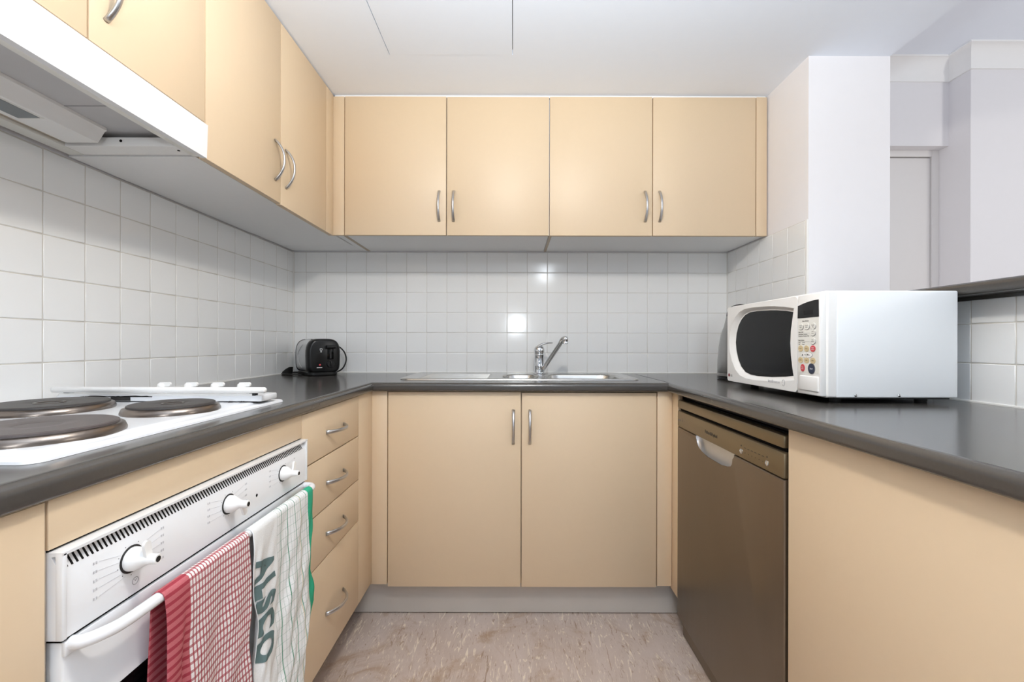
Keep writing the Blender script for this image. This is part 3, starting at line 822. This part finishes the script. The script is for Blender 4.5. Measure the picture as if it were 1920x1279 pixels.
bm = BM(); loft(bm, [tsec(-.063, .975, .018, .165), tsec(.078, .975, .018, .165)]); sh = obj('shell', bm, 'tsteel', to, local=True, ang=50)
bm = BM()
for s in (-1, 1):
    pts = smooth_path([(s*.0705, -.02, .140), (s*.0725, .02, .118), (s*.0732, .042, .09), (s*.0725, .026, .055), (s*.071, -.01, .035)], 5)
    tube(bm, pts, .0015, 6)
obj('embossed_curve', bm, 'tsteel', sh, local=True)
bm = BM(); loft(bm, [tsec(.078, .985), tsec(.088, .98), tsec(.095, .92), tsec(.10, .8)]); obj('rear_end', bm, 'black', to, local=True, ang=50)
for x in (-.024, .024):
    bxo('bread_slot', (x-.013, x+.013, -.03, .05, .15, .1645), 'dark', sh, .001, local=True)
    bxo('slot_frame', (x-.0155, x-.013, -.032, .052, .15, .166), 'chrome', sh, local=True)
bm = BM(); loft(bm, [[(x, y, z) for x, y in rrect(-.066+i, .066-i, -.094+i, .094-i, .03, 6)] for i, z in ((.004, .0), (0, .004), (0, .016), (.004, .02))]); obj('base', bm, 'black', to, local=True)
yf = -.1005
bxo('lever_slot', (.008, .040, yf, yf+.008, .072, .130), 'glass', fe, .003, local=True)
bxo('slide_channel', (.021, .028, yf-.0008, yf+.004, .078, .126), 'mattblack', fe, local=True)
bm = BM(); box(bm, .004, .044, yf-.016, yf+.002, .122, .138, .004, 3); obj('lever', bm, 'black', fe, local=True)
bm = BM(); lathe(bm, [(.0165, -.001), (.0160, .006), (.014, .0075), (.0001, .0075)], (.024, yf, .052), '-Y', 24); kn = obj('dial', bm, 'black', fe, local=True)
bxo('dial_grip', (.0215, .0265, yf-.013, yf-.006, .040, .064), 'black', kn, .001, local=True)
bm = BM(); lathe(bm, [(.0042, -.001), (.0040, .002), (.0001, .0026)], (-.022, yf, .050), '-Y', 16); obj('button', bm, 'red', fe, local=True)
bxo('brand_mark', (-.035, -.012, yf-.0006, yf+.002, .0365, .0395), 'whiteink', fe, local=True)
bm = BM()
box(bm, -.022, -.012, yf-.0006, yf+.002, .1215, .1235); box(bm, -.022, -.0205, yf-.0006, yf+.002, .115, .1235); box(bm, -.0135, -.012, yf-.0006, yf+.002, .115, .1235); box(bm, -.0195, -.0145, yf-.0006, yf+.002, .112, .1145); box(bm, -.0195, -.0145, yf-.0006, yf+.002, .106, .110)
obj('toast_symbol', bm, 'whiteink', fe, local=True)
# cord: loop past the right side, rest lying to the left with its plug (drawn in world space, moved into the toaster's frame)
inv = Matrix.Translation((-.9102, 2.0234, ZW)) @ Matrix.Rotation(TA, 4, 'Z'); inv.invert()
bm = BM()
tube(bm, [inv @ p for p in smooth_path([(-.905, 2.135, 1.03), (-.862, 2.135, 1.032), (-.822, 2.115, 1.005), (-.806, 2.10, .965), (-.820, 2.09, .925), (-.86, 2.10, .906), (-.91, 2.135, .904)], 8)], .0034, 8)
tube(bm, [inv @ p for p in smooth_path([(-1.00, 2.12, .905), (-1.06, 2.11, .905), (-1.082, 2.05, .905), (-1.05, 1.985, .905), (-.99, 1.955, .905), (-.94, 1.93, .905)], 8)], .0034, 8)
obj('cord', bm, 'mattblack', to, local=True)
bm = BM(); loft(bm, [[inv @ Vector((-1.055+.03*t*s_, 2.03-.02*t, ZW+.001+z)) + Vector((r*math.cos(a), r*math.sin(a)*.8, 0)) for a in [2*PI*k/14 for k in range(14)]] for t, s_, z, r in ((0, 1, 0, .022), (.1, 1, .012, .023), (.5, 1, .026, .016), (1, 1, .036, .008))])
obj('plug', bm, 'mattblack', to, local=True)

# ------------------------------------------------------------------ kettle behind the microwave
kt = thing('kettle', 'brushed steel kettle with black lid behind the microwave', 'kettle', (.940, 1.800, ZW))
kz = ZW
bm = BM(); lathe(bm, [(.083, .0), (.086, .002), (.086, .012), (.084, .014)], (.940, 1.800, kz), 'Z', 40); obj('base', bm, 'black', kt)
bm = BM(); lathe(bm, [(.084, .0145), (.0865, .0165), (.0865, .0265), (.085, .028)], (.940, 1.800, kz), 'Z', 40); obj('base_ring', bm, 'kettle', kt)
bm = BM(); lathe(bm, [(.084, .0285), (.0855, .033), (.0845, .08), (.080, .14), (.072, .19), (.061, .220), (.052, .262)], (.940, 1.800, kz), 'Z', 40); obj('jug', bm, 'kettle', kt, ang=60)
bm = BM(); lathe(bm, [(.052, .2625), (.051, .274), (.046, .288), (.034, .302), (.020, .310), (.0001, .313)], (.940, 1.800, kz), 'Z', 32); obj('lid', bm, 'black', kt, ang=60)
bm = BM(); tube(bm, smooth_path([(.955, 1.845, kz+.268), (.968, 1.90, kz+.270), (.973, 1.925, kz+.24), (.970, 1.922, kz+.15), (.960, 1.88, kz+.07)], 6), .011, 10); obj('handle', bm, 'black', kt)

# ------------------------------------------------------------------ microwave
MX0, MX1, MY0, MY1 = .759, 1.0965, 1.070, 1.5426
MZ0, MHt = ZW+.015, .265
MZ1 = MZ0+MHt
mw = thing('microwave', 'white microwave oven with black window on the right worktop', 'microwave', (.93, 1.3, ZW))
bm = BM(); box(bm, .7965, MX1, MY0, MY1-.004, MZ0, MZ1, .004, 3); obj('case', bm, 'mwcase', mw)
bxo('bottom_plate', (.80, MX1-.01, MY0+.012, MY1-.02, MZ0-.004, MZ0+.001), 'mattblack', mw)
for x in (.83, 1.05):
    for y in (MY0+.05, MY1-.05):
        bm = BM(); lathe(bm, [(.012, .0002), (.013, .004), (.013, .012)], (x, y, ZW), 'Z', 16); obj('foot', bm, 'mattblack', mw)
for x in ((1604-962)/761.7, (1686-962)/761.7):
    bm = BM(); lathe(bm, [(.0038, -.0005), (.0036, .0012), (.002, .0024), (.0001, .0027)], (x, MY0, MZ0+.0065), '-Y', 16); obj('screw', bm, 'chrome', mw)
# front frame between case and door
bm = BM()
def fr(u, v, w_): return (w_, MY0+u, MZ0+v)
o0 = rrect(.0005, MY1-MY0, .0, MHt, .006, 4); o1 = rrect(.003, MY1-MY0-.002, .002, MHt-.003, .010, 4); o2 = rrect(.006, MY1-MY0-.006, .004, MHt-.006, .014, 4)
loft(bm, [[fr(u, v, .796) for u, v in o0], [fr(u, v, .7765) for u, v in o0], [fr(u, v, .7745) for u, v in o1], [fr(u, v, .7740) for u, v in o2]])
obj('front_frame', bm, 'whitep', mw, ang=40)
win = [(.121, .2196), (.16, .2265), (.2, .231), (.232, .2335), (.30, .2365), (.345, .2355), (.375, .2285), (.398, .2150), (.417, .195), (.430, .167), (.4345, .138), (.430, .110), (.417, .08), (.398, .056), (.372, .0395), (.34, .033), (.3, .0315), (.224, .034), (.16, .040), (.119, .046), (.1265, .075), (.132, .105), (.1345, .136), (.1325, .165), (.1265, .195)]
cxw, cyw = .28, .137
wout = []
for u, v in win:
    t = max(0, min(1, (u-.16)/.2))
    du_, dv_ = u-cxw, v-cyw
    k = 1.15 if u > .2 else 1.10
    wout.append((cxw+du_*k, cyw+dv_*(1.12)) )
ufar = MY1-MY0-.0035
wout = [(min(u, ufar-.008), max(.014, min(MHt-.014, v))) for u, v in wout]
DX = .7590
US = .0905        # seam between door and control panel
dout = rrect(US+.0012, ufar, .0035, MHt-.0045, .010, 5)
bm = BM()
fill_loops(bm, [[fr(u, v, DX) for u, v in dout], [fr(u, v, DX) for u, v in wout]])
loft(bm, [[fr(u, v, DX) for u, v in dout], [fr(u, v, DX+.0155) for u, v in dout]], False, False)
din = [(cxw+(u-cxw)*1.03, cyw+(v-cyw)*1.03) for u, v in win]
loft(bm, [[fr(u, v, DX) for u, v in wout], [fr(u*.5+a_*.5, v*.5+b_*.5, DX+.0050) for (u, v), (a_, b_) in zip(wout, din)], [fr(u, v, DX+.0125) for u, v in din], [fr(u, v, DX+.0125) for u, v in win]], False, False)
bmesh.ops.remove_doubles(bm, verts=bm.verts[:], dist=1e-6)
md = obj('door', bm, 'whitep', mw, ang=28)
bm = BM(); prism(bm, win, DX+.0122, DX+.0146, fr); obj('window', bm, 'glass', md, smooth=False)
cpn = bxo('control_panel', (DX, DX+.0155, MY0+.004, MY0+US-.0012, MZ0+.0035, MZ1-.0045), 'whitep', mw, .002)
fx = DX-.0006
def flat(name, pts, m, parent, d0=fx, d1=DX+.002):
    bm = BM(); prism(bm, pts, d0, d1, fr); return obj(name, bm, m, parent, smooth=False)
flat('keypad', [(.0085, .0595), (US-.006, .0575), (US-.004, .2), (.0085, .2)], 'panelgrey', cpn, DX-.0004)
dtop = [(.0095+(.078)*k/8, .2437-.0105*(k/8)**2) for k in range(9)]
flat('display', [(.0085, .2008)]+dtop+[(.0895-.001, .2008)], 'black', cpn, DX-.0010)
flat('display_window', [(.030, .2085), (.064, .2085), (.064, .2195), (.030, .2205)], 'glass', cpn, DX-.0013)
def ell(cu, cv, ru, rv, n=22): return [(cu+ru*math.cos(2*PI*k/n), cv+rv*math.sin(2*PI*k/n)) for k in range(n)]
def btn(u, v, ru, rv, m, s=None, ink='darkink', ts=.0042):
    o = flat('button', ell(u, v, ru, rv), m, cpn, DX-.0016)
    if s:
        for i, ln in enumerate(s.split('\n')):
            text('lettering', ln, ts, (DX-.00165, MY0+u, MZ0+v+(.0022 if '\n' in s else 0)-.0044*i), '-X', ink, cpn, .0001)
for u, s in ((.0755, 'Chilled\nMeal'), (.0525, 'Frozen\nMeal'), (.029, 'Fresh\nVeg')):
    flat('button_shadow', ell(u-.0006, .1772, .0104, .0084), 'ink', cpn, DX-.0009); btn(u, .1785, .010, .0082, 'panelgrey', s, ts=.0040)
for v, s in ((.162, 'Auto\nCook'), (.141, 'Auto\nDefrost')):
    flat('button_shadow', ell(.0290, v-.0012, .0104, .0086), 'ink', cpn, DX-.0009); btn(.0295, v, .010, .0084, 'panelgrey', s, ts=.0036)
for u, m, s, ink in ((.0755, 'tan', 'Quick', 'darkink'), (.0525, 'tan', 'Micro', 'darkink'), (.029, 'red', 'Quick\nDefrost', 'whiteink')): btn(u, .121, .0092, .0080, m, s, ink, .0036)
flat('button_rim', ell(.0525, .1047, .0222, .0082, 28), 'ink', cpn, DX-.0008)
btn(.0525, .1047, .0214, .0075, 'whitep', None)
text('lettering', 'More   Less', .0042, (DX-.00165, MY0+.0500, MZ0+.1047), '-X', 'darkink', cpn, .0001)
flat('arrow_mark', [(.0705, .1025), (.0645, .1025), (.0675, .1072)], 'darkink', cpn, DX-.00175); flat('arrow_mark', [(.0505, .1072), (.0445, .1072), (.0475, .1025)], 'darkink', cpn, DX-.00175)
flat('divider', [(.0540, .0975), (.0534, .0975), (.0534, .1120), (.0540, .1120)], 'ink', cpn, DX-.0017)
for u, s in ((.0755, '10Min'), (.0525, '1Min'), (.029, '10Sec')): btn(u, .0905, .0094, .0076, 'tan', s, 'darkink', .0038)
btn(.0675, .0705, .0078, .0096, 'red', 'Stop\nClear', 'whiteink', .0038)
flat('button_rim', ell(.034, .0700, .0132, .0140), 'ink', cpn, DX-.0012); btn(.034, .0700, .0120, .0128, 'navy', 'Start', 'whiteink', .0058)
text('lettering', 'Auto Reheat', .0048, (DX-.0005, MY0+.058, MZ0+.1925), '-X', 'darkink', cpn, .0002)
for v, s, l2 in ((.1640, 'Auto Cook', ('1 Jacket Potato  2 Fresh Veg', '3 Frozen Veg  4 Rice/Pasta  5 Fish')), (.1425, 'Auto Defrost', ('1 Meat        3 Poultry', '2 Fish         4 Bread'))):
    text('lettering', s, .0042, (DX-.0005, MY0+.0855, MZ0+v), '-X', 'darkink', cpn, .0002, 'LEFT')
    flat('rule', [(.0855, v-.0034), (.042, v-.0034), (.042, v-.0030), (.0855, v-.0030)], 'ink', cpn)
    for i, t_ in enumerate(l2): text('lettering', t_, .0030, (DX-.0005, MY0+.0855, MZ0+v-.0062-.0042*i), '-X', 'darkink', cpn, .0002, 'LEFT')
bm = BM(); box(bm, DX-.0030, DX+.002, MY0+.0085, MY0+US-.012, MZ0+.013, MZ0+.0505, .0022, 3); obj('door_release', bm, 'whitep', cpn)
# marks on the door
flat('brand_disc', ell(.4560, .0235, .0056, .0056), mat('dark_red_ink', (128, 40, 52), .5), md)
text('lettering', 'LG', .0105, (DX-.0003, MY0+.4400, MZ0+.0228), '-X', 'ink', md, .0003)
text('lettering', 'intellowave', .0125, (DX-.0003, MY0+.195, MZ0+.0235), '-X', 'paleink', md, .0003)
bm = BM(); tube(bm, [fr(.150+.006*math.cos(a)*(1+.1*math.sin(a)), .0235+.0085*math.sin(a), DX) for a in [2*PI*k/24*.9 for k in range(25)]], .0005, 6); obj('swirl_mark', bm, 'ink', md)

# ------------------------------------------------------------------ dishwasher
dw = thing('dishwasher', 'stainless steel dishwasher under the right worktop', 'dishwasher', (.85, 1.22, 0))
FX = .597; Y0, Y1 = .9578, 1.5797
K = FX/.575
Hd = lambda h: H(h*K)
bxo('body', (FX+.032, 1.16, Y0+.004, Y1-.004, .11, .862), 'mattblack', dw)
bxo('top_strip', (FX+.001, FX+.03, Y0+.002, Y1-.001, Hd(.2235), Hd(.1945)), 'dwpanel', dw, .005)
bxo('top_cover', (FX+.02, 1.0, Y0+.006, Y1-.006, Hd(.1940), Hd(.1915)), 'dark', dw)
bxo('top_gap', (FX+.012, FX+.032, Y0+.006, Y1-.006, Hd(.2325), Hd(.2230)), 'dark', dw)
fas = bxo('control_panel', (FX, FX+.032, Y0, Y1, Hd(.2885), Hd(.2315)), 'dwpanel', dw, .006)
# door with the finger scoop cut from its upper edge
RC0, RC1, RD = 1.135*K, 1.372*K, .047
zt_ = Hd(.2895); zb_ = Hd(.9500)
pts = [(Y0, zb_), (Y1, zb_), (Y1, zt_), (RC1, zt_)]
sc_pts = [(RC1-.002, zt_-.012), (RC1-.010, zt_-.026), (RC1-.025, zt_-.0375), (RC1-.05, zt_-.0445)]
sc_pts += [(RC1-.09, zt_-.047), (RC0+.07, zt_-.047), (RC0+.03, zt_-.0455), (RC0+.012, zt_-.040), (RC0+.003, zt_-.030), (RC0, zt_-.014)]
outl = pts+sc_pts+[(RC0, zt_), (Y0, zt_)]
bm = BM()
prism(bm, outl, FX+.0008, FX+.032, lambda u, v, w_: (w_, u, v))
es = [e for e in bm.edges if all(abs(v.co.x-FX-.0008) < 1e-5 for v in e.verts)]
bmesh.ops.bevel(bm, geom=es, offset=.005, segments=4, affect='EDGES', profile=.5)
ddo = obj('door', bm, 'dwsteel', dw, ang=40)
bm = BM()
rim = [(RC1, zt_)]+sc_pts+[(RC0, zt_)]
ls = []
for f_, dx in ((1.0, .003), (.93, .008), (.80, .013), (.60, .018), (.35, .0215), (.08, .023)):
    cy_, cz_ = (RC0+RC1)/2, zt_
    ls.append([(FX+dx, cy_+(u-cy_)*(.72+.28*f_), cz_+(v-cz_)*f_) for u, v in rim])
loft(bm, ls, False, False, closed=False)
obj('handle_recess', bm, 'satin', ddo, ang=70)
bxo('recess_back', (FX+.0232, FX+.0238, RC0, RC1, zt_-.047, zt_+.001), 'dwpanel', ddo)
bxo('plinth', (FX+.016, FX+.03, Y0+.004, Y1-.02, .004, Hd(.952)), 'dwsteel', dw)
text('lettering', 'Fisher&Paykel', .0145, (FX-.0003, 1.262*K, Hd(.262)), '-X', 'darkink', fas, .0002)
for y in (1.0935*K, .983*K):
    bm = BM(); lathe(bm, [(.0068, -.001), (.0066, .0012), (.0050, .0022), (.0048, .0014), (.0001, .0016)], (FX, y, Hd(.270)), '-X', 20); obj('button', bm, 'chrome', fas)
bm = BM()
for k in range(6):
    y = (1.076-.0153*k)*K
    lathe(bm, [(.0011, -.0005), (.0010, .0005), (.0001, .0006)], (FX, y, Hd(.270)), '-X', 10)
    box(bm, FX-.0003, FX+.001, y-.0045, y+.0045, Hd(.2585), Hd(.2572))
box(bm, FX-.0003, FX+.001, 1.092*K, 1.096*K, Hd(.2575), Hd(.254)); box(bm, FX-.0003, FX+.001, .981*K, .985*K, Hd(.2575), Hd(.254))
o = obj('panel_marks', bm, 'darkink', fas); o['kind'] = 'stuff'
bm = BM()
for y, z, a_, b_ in ((1.475*K, .2585, .0012, .014), (1.4700*K, .2645, .006, .0012), (1.4700*K, .2590, .005, .0012), (1.458*K, .262, .003, .001)):
    box(bm, FX-.0003, FX+.001, y-a_/2, y+a_/2, Hd(z)-b_/2, Hd(z)+b_/2)
for y, z in ((1.500*K, .262), (1.508*K, .2625), (1.491*K, .262)): box(bm, FX-.0003, FX+.001, y-.002, y+.002, Hd(z)-.004, Hd(z)+.002)
o = obj('badge', bm, 'ink', fas); o['kind'] = 'stuff'
